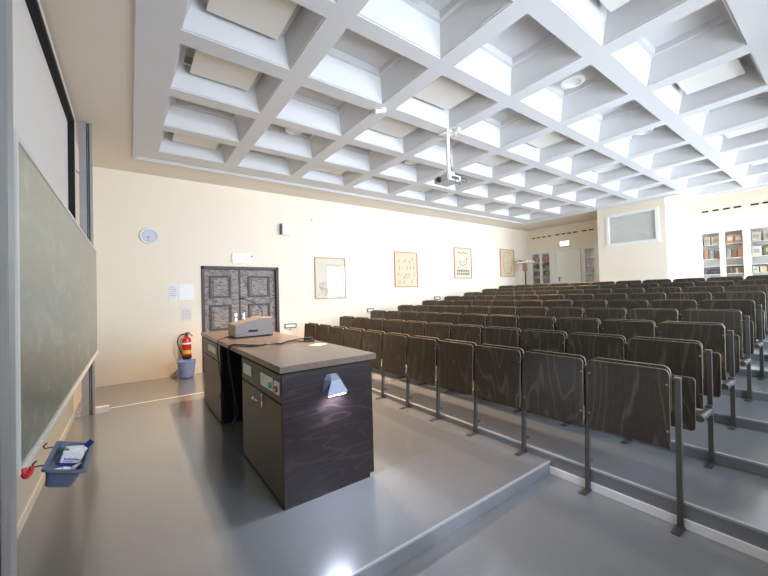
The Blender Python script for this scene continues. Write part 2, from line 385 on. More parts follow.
sidew = {0: 'nearest the window wall', 1: 'second from window wall', 2: 'third from window wall', 3: 'third from picture wall', 4: 'second from picture wall', 5: 'nearest the picture wall'}
for i in range(0, 9, 2):
    for j in (0, 2, 3, 5):
        cx, cy = sum(cols[i])/2, sum(rows[j])/2
        t = thing('ceiling_panel', 'square panel in coffer %s, %s line from blackboard' % (sidew[j], ORD[i]), 'ceiling panel', (cx, cy, ZC+.15), 0, 'square panels hung in the coffers')
        bm = bmesh.new(); quadbox(bm, -.31, .31, -.265, .265, 0, .022, bev=.003); obj('panel', bm, M['panel'], t)
        bm = bmesh.new()
        quadbox(bm, -.29, -.27, -.245, .245, .022, .05); quadbox(bm, .27, .29, -.245, .245, .022, .05)
        for sx in (-.2, .2):
            for sy in (-.18, .18): tube(bm, [(sx, sy, .022), (sx, sy, .179)], .006, 6)
        obj('hanger', bm, M['alud'], t)
for i in range(1, 10, 2):
    for j in (1, 4):
        if (i, j) not in cells: continue
        cx, cy = sum(cols[i])/2, sum(rows[j])/2
        t = thing('ceiling_lamp', 'round downlight in coffer %s, %s line from blackboard' % (sidew[j], ORD[i]), 'ceiling lamp', (cx, cy, ZC+.33), 0, 'round downlights in the coffers')
        bm = bmesh.new(); lathe(bm, [(.085, 0), (.085, -.1), (.13, -.12), (.13, -.145), (.095, -.15), (.085, -.12)], n=28); obj('housing', bm, M['white'], t, True)
        bm = bmesh.new(); lathe(bm, [(0, -.118), (.086, -.118), (.086, -.125), (0, -.125)], n=28); obj('diffuser', bm, M['lampwarm'], t, True)

# ------------------------------------------------------------------ double wooden door in the picture wall
dg = bmesh.new()
for b in ((DX0, DX0+.06, YW-.02, YW+.14, 0, DZ), (DX1-.06, DX1, YW-.02, YW+.14, 0, DZ), (DX0, DX1, YW-.02, YW+.14, DZ-.06, DZ)): quadbox(dg, *b, bev=.006)
fr = struct('door_1', dg, M['doordark'])
struct('wall_door_backing', B(DX0-.1, DX1+.1, YW+.155, YW+.2, -.1, DZ+.1), M['slot'])
def leaf(x0, x1, hx, side):
    y = YW+.09
    bm = bmesh.new(); quadbox(bm, x0, x1, y, y+.05, .01, DZ-.06)
    o = obj('door_leaf', bm, M['door'], fr)
    pw0, pw1 = (x0+.10, x1-.17) if side < 0 else (x0+.16, x1-.12)
    for (z0, z1) in ((1.46, 1.92), (.80, 1.32), (.16, .66)):
        q = bmesh.new()
        quadbox(q, pw0, pw0+.04, y-.03, y, z0, z1); quadbox(q, pw1-.04, pw1, y-.03, y, z0, z1)
        quadbox(q, pw0+.04, pw1-.04, y-.03, y, z0, z0+.04); quadbox(q, pw0+.04, pw1-.04, y-.03, y, z1-.04, z1)
        mo = obj('panel_moulding', q, M['doordark'], o)
        q = bmesh.new(); quadbox(q, pw0+.07, pw1-.07, y-.016, y, z0+.07, z1-.07, bev=.008); obj('raised_panel', q, M['door'], o)
    q = bmesh.new(); quadbox(q, hx-.022, hx+.022, y-.01, y, .93, 1.13); tube(q, [(hx, y-.01, 1.05), (hx, y-.055, 1.05), (hx-.06*side if side > 0 else hx-.06, y-.06, 1.05)], .011, 8)
    obj('door_handle', q, M['chrome'], o)
leaf(DX0+.06, 1.885, 1.80, -1); leaf(1.895, DX1-.06, 1.96, 1)
obj('door_astragal', B(1.872, 1.902, YW+.068, YW+.09, .01, DZ-.06), M['doordark'], fr)

# ------------------------------------------------------------------ back wall joinery, all at X = 12.72
XF = XB-.34                      # front plane of the built-in cabinets is the wall line
XF = XB-.02
bm = bmesh.new(); quadbox(bm, XB-.03, XB, 4.6, 7.65, 2.89, 2.94)
for a, b in ((5.64, 5.72), (6.66, 6.80), (4.57, 5.25), (7.58, 7.70)): quadbox(bm, XB-.014, XB, a, b, ZBACK, 2.89)
struct('trim_8', bm, M['cabwhite'])
def glazed_cabinet(label, y0, y1, doors, z1, shelves, zb=.9):
    depth = .0
    t = thing('display_cabinet', label, 'cabinet', (XB+.01, 0, zb))
    z1r = z1-zb
    bm = bmesh.new()
    quadbox(bm, .3, .318, y0, y1, 0, z1r)
    quadbox(bm, 0, .3, y0, y0+.025, 0, z1r); quadbox(bm, 0, .3, y1-.025, y1, 0, z1r)
    quadbox(bm, 0, .3, y0+.025, y1-.025, 0, .03); quadbox(bm, 0, .3, y0+.025, y1-.025, z1r-.03, z1r)
    obj('carcass', bm, M['cabwhite'], t)
    for s in shelves: obj('shelf', B(.01, .3, y0+.025, y1-.025, s-zb-.018, s-zb), M['cabwhite'], t)
    for (a, b) in doors:
        bm = bmesh.new(); fw = .05
        quadbox(bm, -.022, 0, a, a+fw, 0, z1r); quadbox(bm, -.022, 0, b-fw, b, 0, z1r)
        quadbox(bm, -.022, 0, a+fw, b-fw, 0, .08); quadbox(bm, -.022, 0, a+fw, b-fw, z1r-.06, z1r)
        d = obj('door', bm, M['cabwhite'], t)
        obj('glass_pane', B(-.013, -.009, a+fw, b-fw, .08, z1r-.06), M['glass'], d)
    if len(doors) > 1:
        bm = bmesh.new(); lathe(bm, [(0, -.05), (.012, -.045), (.012, -.03), (.006, -.022)], (0, doors[0][1]-.02, 1.05), 10, 'X'); obj('knob', bm, M['grey'], t, True)
    return t
SHR = [1.75, 1.96, 2.16, 2.54]
SHL = [1.70, 1.97, 2.25, 2.52]
glazed_cabinet('white glazed wall cabinet between the back corner and the white door', 6.80, 7.58, [(6.80, 7.18), (7.19, 7.58)], 2.88, SHL)
glazed_cabinet('narrow white glazed cabinet to the right of the white back door', 5.25, 5.64, [(5.25, 5.64)], 2.88, SHL)
glazed_cabinet('white double-door glass cabinet just right of the booth wall', 1.70, 2.58, [(1.70, 2.13), (2.14, 2.58)], 2.91, SHR)
glazed_cabinet('white glass cabinet with blue-backed pictures at the right photo edge', .72, 1.66, [(.72, 1.18), (1.19, 1.66)], 2.91, SHR)
def goods(y0, y1, zs, side, n, hmin, hmax, cabname, shelfname, kinds, noun='book'):
    y = y1; k = 0
    W = (y1-y0)/n
    for k in range(n):
        w = W*random.uniform(.72, .93); h = random.uniform(hmin, hmax); col = random.choice(kinds)
        yc = y1-(k+.5)*W
        bm = bmesh.new(); quadbox(bm, 0, .16, -w/2, w/2, 0, h, bev=.004)
        o = obj(noun, bm, M['b%d' % col]); o.location = (XB+.06, yc, zs+.001)
        names = ['cream', 'orange', 'rust', 'pale grey', 'olive', 'slate', 'brown', 'off-white', 'green', 'dark ochre', 'charcoal']
        tag(o, '%s %s, %s from left, %s, %s' % (names[col], noun, ORD[k], shelfname, cabname), noun, '%ss in the back wall cabinets' % noun)
        if h > .15 and w > .1 and noun == 'storage box':
            q = bmesh.new(); quadbox(q, -.003, 0, -w*.3, w*.3, h*.3, h*.7); obj('box_label', q, M['b7' if col not in (7, 0) else 'b3'], o)
cabA, cabB, cabC, cabD = 'corner cabinet', 'narrow cabinet', 'double cabinet', 'rightmost cabinet'
shn = {0: 'lowest visible shelf', 1: 'third shelf down', 2: 'second shelf down', 3: 'top shelf'}
for si, z in enumerate(SHL):
    tones = {3: [6, 2, 9, 1], 2: [8, 5, 4, 9], 1: [4, 8, 9, 6], 0: [9, 6, 4]}[si]
    goods(7.21, 7.53, z, 0, 3, .15, .2, cabA, shn[si]+', left door', tones); goods(6.86, 7.15, z, 0, 3, .15, .2, cabA, shn[si]+', right door', tones)
    goods(5.31, 5.58, z, 0, 2, .15, .21, cabB, shn[si], [6, 9, 1])
goods(2.20, 2.53, 2.54, 0, 2, .22, .25, cabC, 'top shelf, left door', [1, 0, 1], 'storage box')
goods(1.76, 2.08, 2.54, 0, 2, .21, .25, cabC, 'top shelf, right door', [1, 1, 2], 'storage box')
goods(2.20, 2.53, 2.16, 0, 3, .2, .26, cabC, 'second shelf down, left door', [1, 3, 6], 'storage box')
goods(1.76, 2.08, 2.16, 0, 3, .16, .27, cabC, 'second shelf down, right door', [3, 1, 6], 'storage box')
goods(2.20, 2.53, 1.75, 0, 5, .12, .15, cabC, 'lowest visible shelf, left door', [5, 10, 5])
goods(1.76, 2.08, 1.75, 0, 6, .12, .16, cabC, 'lowest visible shelf, right door', [4, 5, 0, 9])
goods(1.22, 1.62, 2.54, 0, 2, .22, .25, cabD, 'top shelf', [0, 7], 'storage box')
goods(1.22, 1.62, 2.16, 0, 2, .2, .27, cabD, 'second shelf down', [7, 4], 'storage box')
goods(1.22, 1.62, 1.75, 0, 3, .13, .17, cabD, 'lowest visible shelf', [7, 3, 0], 'storage box')
# white door
d2 = struct('door_2', B(XB-.05, XB-.01, 5.80, 6.58, ZBACK, 2.80), M['cabwhite'])
bm = bmesh.new()
for b in ((XB-.07, XB, 6.58, 6.66, ZBACK, 2.86), (XB-.07, XB, 5.72, 5.80, ZBACK, 2.86), (XB-.07, XB, 5.80, 6.58, 2.80, 2.86)): quadbox(bm, *b)
obj('door_frame', bm, M['cabwhite'], d2)
bm = bmesh.new(); tube(bm, [(XB-.05, 6.48, 1.86), (XB-.1, 6.48, 1.86), (XB-.1, 6.38, 1.86)], .011, 8); quadbox(bm, XB-.06, XB-.05, 6.46, 6.5, 1.74, 1.9); obj('door_handle', bm, M['alud'], d2)
# ventilation slots
slots = [(7.40, 7.51), (7.19, 7.31), (6.98, 7.10), (6.76, 6.88), (6.45, 6.59), (6.24, 6.36), (6.03, 6.16), (5.81, 5.95), (5.51, 5.66), (5.29, 5.44)]
for k, (a, b) in enumerate(slots):
    o = box('ventilation_slot', M['slot'], (0, .015, -(b-a)/2, (b-a)/2, -.02, .02)); o.location = (XB-.012, (a+b)/2, 3.455)
    tag(o, 'dark ventilation slot above the white back door, %s from the left' % ORD[k], 'vent', 'ventilation slots high on the back wall')
slotr = [(2.38, 2.51), (2.17, 2.30), (1.96, 2.09), (1.75, 1.89), (1.44, 1.58), (1.22, 1.37), (1.0, 1.14)]
for k, (a, b) in enumerate(slotr):
    o = box('ventilation_slot', M['slot'], (0, .015, -(b-a)/2, (b-a)/2, -.02, .02)); o.location = (XB-.012, (a+b)/2, 3.455)
    tag(o, 'dark ventilation slot above the glass cabinets at the right, %s from the left' % ORD[k], 'vent', 'ventilation slots high on the back wall')
def exit_sign(label, loc, w, h, rotz):
    t = thing('exit_sign', label, 'exit sign', loc, rotz)      # local: faces -Y
    bm = bmesh.new(); quadbox(bm, -w/2, w/2, -.05, .0, -h/2, h/2, bev=.006); obj('housing', bm, M['white'], t)
    f = obj('lit_face', B(-w/2+.012, w/2-.012, -.054, -.049, -h/2+.012, h/2-.012), M['exit'], t)
    q = bmesh.new()
    s = h*.32
    prism(q, [(-w*.28, -.056, -s*.25), (-w*.02, -.056, -s*.25), (-w*.02, -.056, -s*.7), (w*.1, -.056, 0), (-w*.02, -.056, s*.7), (-w*.02, -.056, s*.25), (-w*.28, -.056, s*.25)], (0, .003, 0))
    quadbox(q, w*.18, w*.34, -.057, -.053, -s, s)
    obj('pictogram', q, M['exitg'], f)
    return t
exit_sign('lit white exit sign above the dark double door', (1.907, YW, 2.285), .365, .19, 0)
exit_sign('lit exit sign above the white door in the back alcove', (XB, 6.25, 3.10), .34, .18, -PI/2)
o = obj('indicator_lamp', B(-.014, .014, -.02, 0, -.014, .014, bev=.004), M['reddark']); o.location = (2.125, YW, 2.335); tag(o, 'tiny red indicator beside the exit sign over the dark door', 'indicator')

# stand in the back corner
t = thing('instrument_stand', 'dark pole stand with a small white tray top in the far back corner', 'stand', (11.75, 7.25, ZBACK))
bm = bmesh.new(); tube(bm, [(0, 0, .02), (0, 0, 1.6)], .022, 10); obj('pole', bm, M['blackp'], t, True)
for k in range(3):
    a = 2*PI*k/3+.4; bm = bmesh.new(); tube(bm, [(0, 0, .16), (.26*math.cos(a), .26*math.sin(a), .015)], .014, 8); obj('leg', bm, M['blackp'], t, True)
obj('tray_top', B(-.16, .16, -.29, .26, 1.6, 1.655, bev=.005), M['white'], t)
bm = bmesh.new(); quadbox(bm, -.05, .05, -.07, .09, 1.30, 1.60, bev=.02); obj('hanging_pouch', bm, plain('dusty_pink', srgb(170, 130, 112), .7), t)
for k, (yy, c, h) in enumerate(((.15, 'white', .1), (.02, 'chrome', .09), (-.1, 'white', .1))):
    bm = bmesh.new(); lathe(bm, [(.03, 0), (.03, h*.6), (.014, h*.75), (.014, h)], n=12); o = obj('small_bottle', bm, M[c], None, True); o.location = (11.75, 7.25+yy, ZBACK+1.656)
    tag(o, 'small pale bottle on the white tray of the corner stand, %s from the left' % ORD[k], 'bottle', 'small bottles on the corner stand')
o = obj('red_box', B(-.04, .04, -.05, .05, 0, .06, bev=.004), M['reddark']); o.location = (12.0, 7.60, ZBACK+1.83); o.location = (11.75, 7.42, ZBACK+1.657); tag(o, 'small red box on the white tray top of the corner stand', 'box')
bm = bmesh.new(); bm.free()

# ------------------------------------------------------------------ things on the picture wall
def picture(label, x0, x1, z0, z1, mat, draw):
    w, h = x1-x0, z1-z0
    t = thing('framed_poster', label, 'picture', ((x0+x1)/2, YW, z0), 0, 'framed posters on the long wall')
    bm = bmesh.new(); f = .025
    quadbox(bm, -w/2, -w/2+f, -.03, 0, 0, h); quadbox(bm, w/2-f, w/2, -.03, 0, 0, h); quadbox(bm, -w/2+f, w/2-f, -.03, 0, 0, f); quadbox(bm, -w/2+f, w/2-f, -.03, 0, h-f, h)
    obj('frame', bm, M['frame'], t)
    p = obj('print', B(-w/2+f, w/2-f, -.012, 0, f, h-f), mat, t)
    obj('glazing', B(-w/2+f, w/2-f, -.02, -.018, f, h-f), M['pglass'], t)
    draw(p, w, h)
def blob(q, x, z, r, n=7, asp=1.):
    vs = []
    ph = random.random()*6
    for k in range(n):
        a = 2*PI*k/n+ph; rr = r*random.uniform(.55, 1.)
        vs.append((x+rr*math.cos(a), -.0145, z+rr*math.sin(a)*asp))
    prism(q, vs, (0, .002, 0))
def sprig(q, x, z, s, ang):
    d = Vector((math.cos(ang), 0, math.sin(ang)))
    tube(q, [(x, -.013, z), (x+d.x*s, -.013, z+d.z*s)], .0025, 4)
    for k in range(4):
        u = (k+.6)/4
        for sg in (-1, 1): blob(q, x+d.x*s*u-d.z*sg*s*.16, z+d.z*s*u+d.x*sg*s*.16, s*.1, 6)
def draw1(p, w, h):
    q = bmesh.new()
    for k in range(34): blob(q, random.uniform(-.32, -.03), random.uniform(.1, .42), random.uniform(.006, .02))
    for k in range(9): sprig(q, random.uniform(-.33, -.05), random.uniform(.1, .4), .06, random.uniform(.4, 2.6))
    for k in range(14): blob(q, random.uniform(-.34, -.16), random.uniform(.62, .9), random.uniform(.006, .016), 6, .5)
    for k in range(10): blob(q, random.uniform(-.05, .36), random.choice([.74, .76, .9, .92]), random.uniform(.008, .018), 6, .4)
    for k in range(8): blob(q, random.uniform(.2, .34), random.uniform(.08, .5), random.uniform(.006, .015))
    for k in range(5): quadbox(q, -.1, .3, -.0145, -.0125, .84-.018*k, .843-.018*k)
    obj('botanical_drawing', q, M['ink'], p)
def draw2(p, w, h):
    q = bmesh.new()
    for k in range(16): blob(q, random.uniform(-.1, .12), random.uniform(.26, .38), random.uniform(.012, .03), 7, .7)
    obj('brown_drawing', q, M['inkb'], p)
    q = bmesh.new()
    for (x, z) in ((-.25, .75), (-.05, .76), (.15, .72), (.22, .8), (-.25, .55), (.02, .55), (.14, .56), (.28, .55), (-.28, .38), (.28, .38), (-.25, .14), (-.1, .14), (.2, .16)):
        sprig(q, x, z-.04, .09, random.uniform(1.2, 1.9))
    obj('botanical_drawing', q, M['ink'], p)
def draw3(p, w, h):
    q = bmesh.new()
    for k in range(15): blob(q, -.24+.034*k, .84+.02*math.sin(k), .022, 6, .7)
    tube(q, [(.2*math.cos(a)*1., -.013, .6+.17*math.sin(a)) for a in [PI*1.02+PI*.96*k/16 for k in range(17)]], .008, 5)
    tube(q, [(.12*math.cos(a), -.013, .62+.1*math.sin(a)) for a in [PI+PI*k/12 for k in range(13)]], .005, 5)
    for k in range(6): blob(q, .2+random.uniform(-.05, .06), .62+random.uniform(-.05, .08), .02)
    for k in range(10): blob(q, random.choice([-.22, .2])+random.uniform(-.08, .08), .37+random.uniform(-.02, .02), .02, 6, .6)
    for r in range(2):
        for k in range(7): quadbox(q, -.3+.088*k, -.3+.088*k+.06, -.0145, -.0125, .12+.1*r, .12+.1*r+.07)
    obj('chart_drawing', q, M['ink'], p)
def draw4(p, w, h):
    q = bmesh.new()
    tube(q, [(.02+.27*math.cos(a), -.013, .5+.41*math.sin(a)) for a in [.9+2*PI*.9*k/40 for k in range(41)]], .006, 5)
    tube(q, [(.12+.13*math.cos(a), -.013, .24+.12*math.sin(a)) for a in [2*PI*k/20 for k in range(21)]], .004, 5)
    quadbox(q, -.02, .12, -.0145, -.0125, .5, .51)
    obj('oval_drawing', q, M['inkb'], p)
picture('framed botanical poster nearest the dark door, dark flower cluster at lower left', 3.575, 4.415, 1.37, 2.385, M['posterb'], draw1)
picture('framed beige poster with a brown drawing low at its centre, second from the door', 6.0, 6.86, 1.63, 2.645, M['poster'], draw2)
picture('framed pale chart with a bowl-shaped drawing, third from the dark door', 8.44, 9.29, 1.89, 2.90, M['posterb'], draw3)
picture('framed poster with one large oval outline, farthest from the dark door', 10.88, 11.74, 1.97, 2.98, M['poster'], draw4)
# clock
t = thing('wall_clock', 'round white wall clock high on the wall left of the door', 'clock', (.296, YW, 2.635))
bm = bmesh.new(); lathe(bm, [(.148, 0), (.15, -.03), (.14, -.045), (.125, -.04), (.122, -.025)], n=40, axis='Y'); obj('rim', bm, M['white'], t, True)
bm = bmesh.new(); lathe(bm, [(0, -.026), (.124, -.026), (.124, -.02), (0, -.02)], n=40, axis='Y'); f = obj('dial', bm, M['clockface'], t)
bm = bmesh.new()
for k in range(12):
    a = PI*k/6; r0, r1 = (.092, .11)
    tube(bm, [(r0*math.sin(a), -.0275, r0*math.cos(a)), (r1*math.sin(a), -.0275, r1*math.cos(a))], .003, 4)
obj('hour_marks', bm, M['grey'], f)
bm = bmesh.new(); tube(bm, [(0, -.03, 0), (-.055, -.03, -.03)], .004, 5); obj('hour_hand', bm, M['grey'], t)
bm = bmesh.new(); tube(bm, [(0, -.032, 0), (-.02, -.032, -.09)], .003, 5); obj('minute_hand', bm, M['grey'], t)
# notices
o = obj('notice_sheet', B(0, .15, -.008, 0, 0, .31), plain('clear_sleeve', srgb(206, 206, 204), .3, var=.15, scale=14)); o.location = (.59, YW, 1.435); tag(o, 'greyish paper sheet left of the blank white notice on the wall', 'notice')
q = bmesh.new()
for k in range(5): quadbox(q, .02, .1+.02*(k % 3), -.0095, -.0075, .25-.04*k, .258-.04*k)
obj('printed_lines', q, M['ink'], o)
o = obj('notice_board', B(0, .27, -.012, 0, 0, .3), M['paper']); o.location = (.75, YW, 1.44); tag(o, 'blank white rectangular notice on the wall by the door', 'notice')
o = obj('notice_sheet', B(0, .2, -.006, 0, 0, .27), plain('printed_sheet', srgb(228, 224, 216), .6, var=.02)); o.location = (.77, YW, 1.03); tag(o, 'small printed sheet with a faint table above the fire extinguisher', 'notice')
q = bmesh.new()
for k in range(6): quadbox(q, .02, .18, -.0075, -.0055, .04+.035*k, .043+.035*k)
for k in range(3): quadbox(q, .05+.05*k, .053+.05*k, -.0075, -.0055, .04, .22)
obj('printed_table', q, M['ink'], o)
# loudspeaker, detector
t = thing('wall_loudspeaker', 'small white wall box with a dark side above the door corner', 'loudspeaker', (2.86, YW, 2.975))
bm = bmesh.new(); quadbox(bm, -.085, .115, -.13, -.01, -.13, .13, bev=.012); obj('housing', bm, M['plastic'], t)
bm = bmesh.new(); quadbox(bm, -.115, -.086, -.11, -.0, -.12, .12, bev=.004); obj('side_grille', bm, M['grey'], t)
t = thing('motion_detector', 'tiny round sensor high on the wall above the first poster', 'sensor', (3.55, YW, 3.27))
bm = bmesh.new(); lathe(bm, [(.035, 0), (.035, -.03), (.02, -.05), (0, -.052)], n=18, axis='Y'); obj('housing', bm, M['plastic'], t, True)
for (x, z, w, lab) in ((2.95, .785, .28, 'grey-framed wall fitting low beside the dark double door'), (5.15, 1.03, .2, 'small grey wall fitting just above the second seat row by the wall'), (7.64, 1.28, .24, 'small grey wall fitting below the poster with the bowl-shaped drawing')):
    t = thing('wall_fitting', lab, 'wall fitting', (x, YW, z), 0, 'grey-framed fittings along the picture wall')
    bm = bmesh.new(); ringb = ((-w/2, -w/2+.02, -.05, .05), (w/2-.02, w/2, -.05, .05), (-w/2+.02, w/2-.02, .03, .05), (-w/2+.02, w/2-.02, -.05, -.03))
    for a, b, c, d in ringb: quadbox(bm, a, b, -.03, 0, c, d)
    obj('frame', bm, M['alud'], t); obj('cover', B(-w/2+.02, w/2-.02, -.02, 0, -.03, .03), M['plastic'], t)
o = obj('alarm_button', B(-.015, .015, -.02, 0, -.015, .015, bev=.005), M['red']); o.location = (2.95, YW, .70); tag(o, 'tiny red button below the fitting beside the dark door', 'button')

# fire extinguisher
t = thing('fire_extinguisher', 'red fire extinguisher with black hose hung on the wall over the bin', 'fire extinguisher', (.86, YW-.1, .32))
bm = bmesh.new(); lathe(bm, [(.0, .03), (.07, .03), (.078, .05), (.078, .34), (.066, .39), (.03, .42), (.03, .44), (0, .44)], n=24); obj('cylinder', bm, M['red'], t, True)
bm = bmesh.new(); lathe(bm, [(.0, 0), (.07, 0), (.082, .015), (.082, .06), (.078, .062)], n=24); obj('base_ring', bm, M['blackp'], t, True)
bm = bmesh.new(); lathe(bm, [(.079, .1), (.0795, .1), (.0795, .17), (.079, .17)], n=24); obj('yellow_band', bm, M['yellow'], t, True)
bm = bmesh.new(); lathe(bm, [(.079, .28), (.0797, .28), (.0797, .31), (.079, .31)], n=24); obj('white_band', bm, M['paper'], t, True)
bm = bmesh.new(); lathe(bm, [(.022, .44), (.022, .49), (.0, .49)], n=12); quadbox(bm, -.02, .06, -.012, .012, .48, .5); tube(bm, [(.0, 0, .47), (.07, -.01, .46), (.1, -.01, .42)], .008, 6); obj('valve', bm, M['blackp'], t)
bm = bmesh.new(); tube(bm, smooth_path([(-.01, 0, .46), (-.07, -.01, .47), (-.13, -.02, .42), (-.15, -.02, .32), (-.12, -.02, .2), (-.085, -.01, .1)]), .011, 8); obj('hose', bm, M['blackp'], t, True)
obj('wall_bracket', B(-.03, .03, .08, .1, .15, .42), M['alud'], t)
# bin
t = thing('waste_bin', 'small waste bin lined with a pale blue bag, below the extinguisher', 'bin', (.83, 7.42, 0))
bm = bmesh.new(); lathe(bm, [(0, 0), (.108, 0), (.138, .28), (.132, .28), (.104, .01), (0, .01)], n=28); obj('bucket', bm, M['traygrey'], t, True)
bm = bmesh.new()
n = 36; prof = [(.116, .02), (.134, .14), (.147, .26), (.158, .315), (.15, .32), (.126, .27), (.112, .12), (0, .1)]
rings = []
for r, z in prof: rings.append([bm.verts.new(((r+(.006*math.sin(k*2.3+z*20) if r > .05 else 0))*math.cos(2*PI*k/n), (r+(.006*math.sin(k*1.7+z*30) if r > .05 else 0))*math.sin(2*PI*k/n), z+.006*math.sin(k*1.3))) for k in range(n)])
for a, b in zip(rings, rings[1:]):
    for k in range(n): bm.faces.new((a[k], a[(k+1) % n], b[(k+1) % n], b[k]))
obj('bin_liner', bm, M['bluebag'], t, True)

# ------------------------------------------------------------------ blackboard, posts, screen
struct('wall_board_apron', B(XL, -.59, 1.0, 5.87, 0, 1.0), M['apron'])
struct('baseboard_board_side', B(-.59, -.578, 1.0, 5.87, 0, .07), plain('skirting_grey', srgb(196, 195, 186), .5))
def board_post(label, y0, y1, xc=-.44):
    t = thing('board_guide_post', label, 'post', (xc, (y0+y1)/2, 0), 0, 'aluminium guide posts of the blackboard')
    h = (y1-y0)/2
    bm = bmesh.new(); quadbox(bm, -.07, .0, -h, h, 0, ZC-.005, bev=.003); quadbox(bm, .035, .06, -h, h, 0, ZC-.005, bev=.003); quadbox(bm, 0, .035, h-.012, h, 0, ZC-.005)
    obj('profile', bm, M['alu'], t)
    obj('guide_channel', B(0, .035, -h+.02, h-.012, 0, ZC-.005), M['alud'], t)
    bm = bmesh.new(); tube(bm, [(.017, -h+.012, .02), (.017, -h+.012, ZC-.05)], .005, 6); obj('cable', bm, M['chrome'], t)
    return t
board_post('aluminium guide post at the far end of the blackboard', 5.86, 5.94)
board_post('close grey metal guide post at the left photo edge', 1.825, 1.915, -.417)
t = thing('blackboard', 'green sliding chalkboard with wiped chalk smears on the left wall', 'blackboard', (-.36, 3.96, .79))
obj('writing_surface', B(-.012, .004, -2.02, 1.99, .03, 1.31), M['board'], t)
obj('backing', B(-.02, -.012, -2.02, 2.02, .0, 1.33), M['alud'], t)
bm = bmesh.new(); quadbox(bm, -.02, .012, -2.04, -2.02, 0, 1.34, bev=.002); obj('side_rail', bm, M['railw'], t)
bm = bmesh.new(); quadbox(bm, -.02, .008, 1.99, 2.015, 0, 1.34, bev=.002); obj('side_rail', bm, M['railw'], t)
bm = bmesh.new(); quadbox(bm, -.02, .008, -2.02, 1.99, 1.31, 1.335, bev=.002); obj('top_rail', bm, M['railw'], t)
bm = bmesh.new(); quadbox(bm, -.02, .012, -2.02, 2.02, -.0, .024, bev=.002); quadbox(bm, .012, .02, -2.02, 2.02, -.0, .006); obj('chalk_rail', bm, M['railw'], t)
bm = bmesh.new(); tube(bm, smooth_path([(.016, -2.01, .018), (.017, -2.012, -.006), (.02, -1.995, -.022), (.025, -1.965, -.022), (.028, -1.945, -.008)], 5), .010, 8); obj('red_end_hook', bm, M['redh'], t, True)
t = thing('projection_screen', 'white projection surface with a black border above the chalkboard', 'screen', (-.595, 0, 0))
obj('screen_cloth', B(0, .006, .9, 5.60, 1.6, 3.64), M['screen'], t)
bm = bmesh.new(); quadbox(bm, 0, .065, 5.60, 5.66, 1.55, 3.69); quadbox(bm, 0, .065, .85, 5.60, 3.64, 3.69); quadbox(bm, 0, .065, .85, 5.60, 1.55, 1.6); quadbox(bm, 0, .065, .85, .9, 1.6, 3.64); obj('black_border', bm, M['black'], t)
bm = bmesh.new(); quadbox(bm, 0, .07, 5.662, 5.70, 1.55, 3.74); quadbox(bm, 0, .07, .85, 5.70, 3.692, 3.74); obj('outer_frame', bm, M['white'], t)
bm = bmesh.new(); tube(bm, [(.06, 5.69, 3.1), (.09, 5.88, 3.1)], .006, 6); obj('stay_rod', bm, M['alud'], t)

# tray with chalk hung from the board rail
TR = Matrix.Translation((-.262, 2.222, .656)) @ Matrix.Rotation(.34, 4, 'Y')
t = thing('chalk_tray', 'blue-grey plastic tray hung on wires below the chalkboard', 'tray', TR.translation); t.rotation_euler = TR.to_euler()
def rr(x0, x1, y0, y1, r, n=4):
    out = []
    for cx, cy, a0 in ((x1-r, y1-r, 0), (x0+r, y1-r, PI/2), (x0+r, y0+r, PI), (x1-r, y0+r, 1.5*PI)):
        for k in range(n+1):
            a = a0+PI/2*k/n; out.append((cx+r*math.cos(a), cy+r*math.sin(a)))
    return out
bm = bmesh.new()
prof = [(.022, 0, 0.02), (.0, .075, .02), (-.0, .08, .02), (-.012, .08, .02), (-.012, .072, .02), (.003, .07, .02), (.026, .008, .02)]
prof = [(.03, 0), (.012, .07), (-.002, .07), (-.002, .08), (.012, .08), (.022, .032)]
rings = []
for d, z in prof: rings.append([bm.verts.new((x, y, z)) for x, y in rr(-.0745+d, .0745-d, -.1875+d, .1875-d, .02)])
n = len(rings[0])
for a, b in zip(rings, rings[1:]):
    for k in range(n): bm.faces.new((a[k], a[(k+1) % n], b[(k+1) % n], b[k]))
bm.faces.new(rings[0]); bm.faces.new(rings[-1]); bmesh.ops.recalc_face_normals(bm, faces=bm.faces)
obj('tray_body', bm, M['traygrey'], t, True)
for yy in (-.13, .10):
    bm = bmesh.new(); tube(bm, smooth_path([(-.066, yy, .078), (-.085, yy, .075), (-.105, yy, .07), (-.112, yy, .08), (-.105, yy, .094)], 4), .0035, 6); obj('wire_hook', bm, M['alud'], t, True)
def chalkbox(label, loc, rot, s, open_=False):
    o = thing('chalk_box', label, 'box', TR @ Vector(loc)); o.rotation_euler = (TR.to_3x3() @ Matrix.Rotation(rot[2], 3, 'Z')).to_euler()
    bm = bmesh.new(); quadbox(bm, -s[0]/2, s[0]/2, -s[1]/2, s[1]/2, .012, s[2]); obj('carton', bm, M['cardw'], o)
    obj('blue_base', B(-s[0]/2-.001, s[0]/2+.001, -s[1]/2-.001, s[1]/2+.001, 0, .012), M['cardb'], o)
    q = bmesh.new(); x = -s[0]*.36
    for k in range(9):
        w = s[0]*.05; quadbox(q, x, x+w, -s[1]/2-.002, -s[1]/2, s[2]*.48, s[2]*(.6 if k % 3 else .66)); x += w+s[0]*.03
    quadbox(q, -s[0]*.36, s[0]*.1, -s[1]/2-.002, -s[1]/2, s[2]*.34, s[2]*.37)
    obj('blue_print', q, M['cardb'], o)
    return o
chalkbox('white chalk carton with blue lettering, front one in the tray', (.008, .02, .033), (0, 0, .1), (.078, .042, .052))
o = chalkbox('opened chalk carton with blue end flap behind the front carton', (.012, .10, .033), (.0, 0, .5), (.078, .045, .05))
q = bmesh.new(); prism(q, [(.036, -.022, .05), (.038, .022, .05), (.058, .022, .078), (.056, -.022, .078)], (.002, 0, -.001)); obj('blue_flap', q, M['cardb'], o)
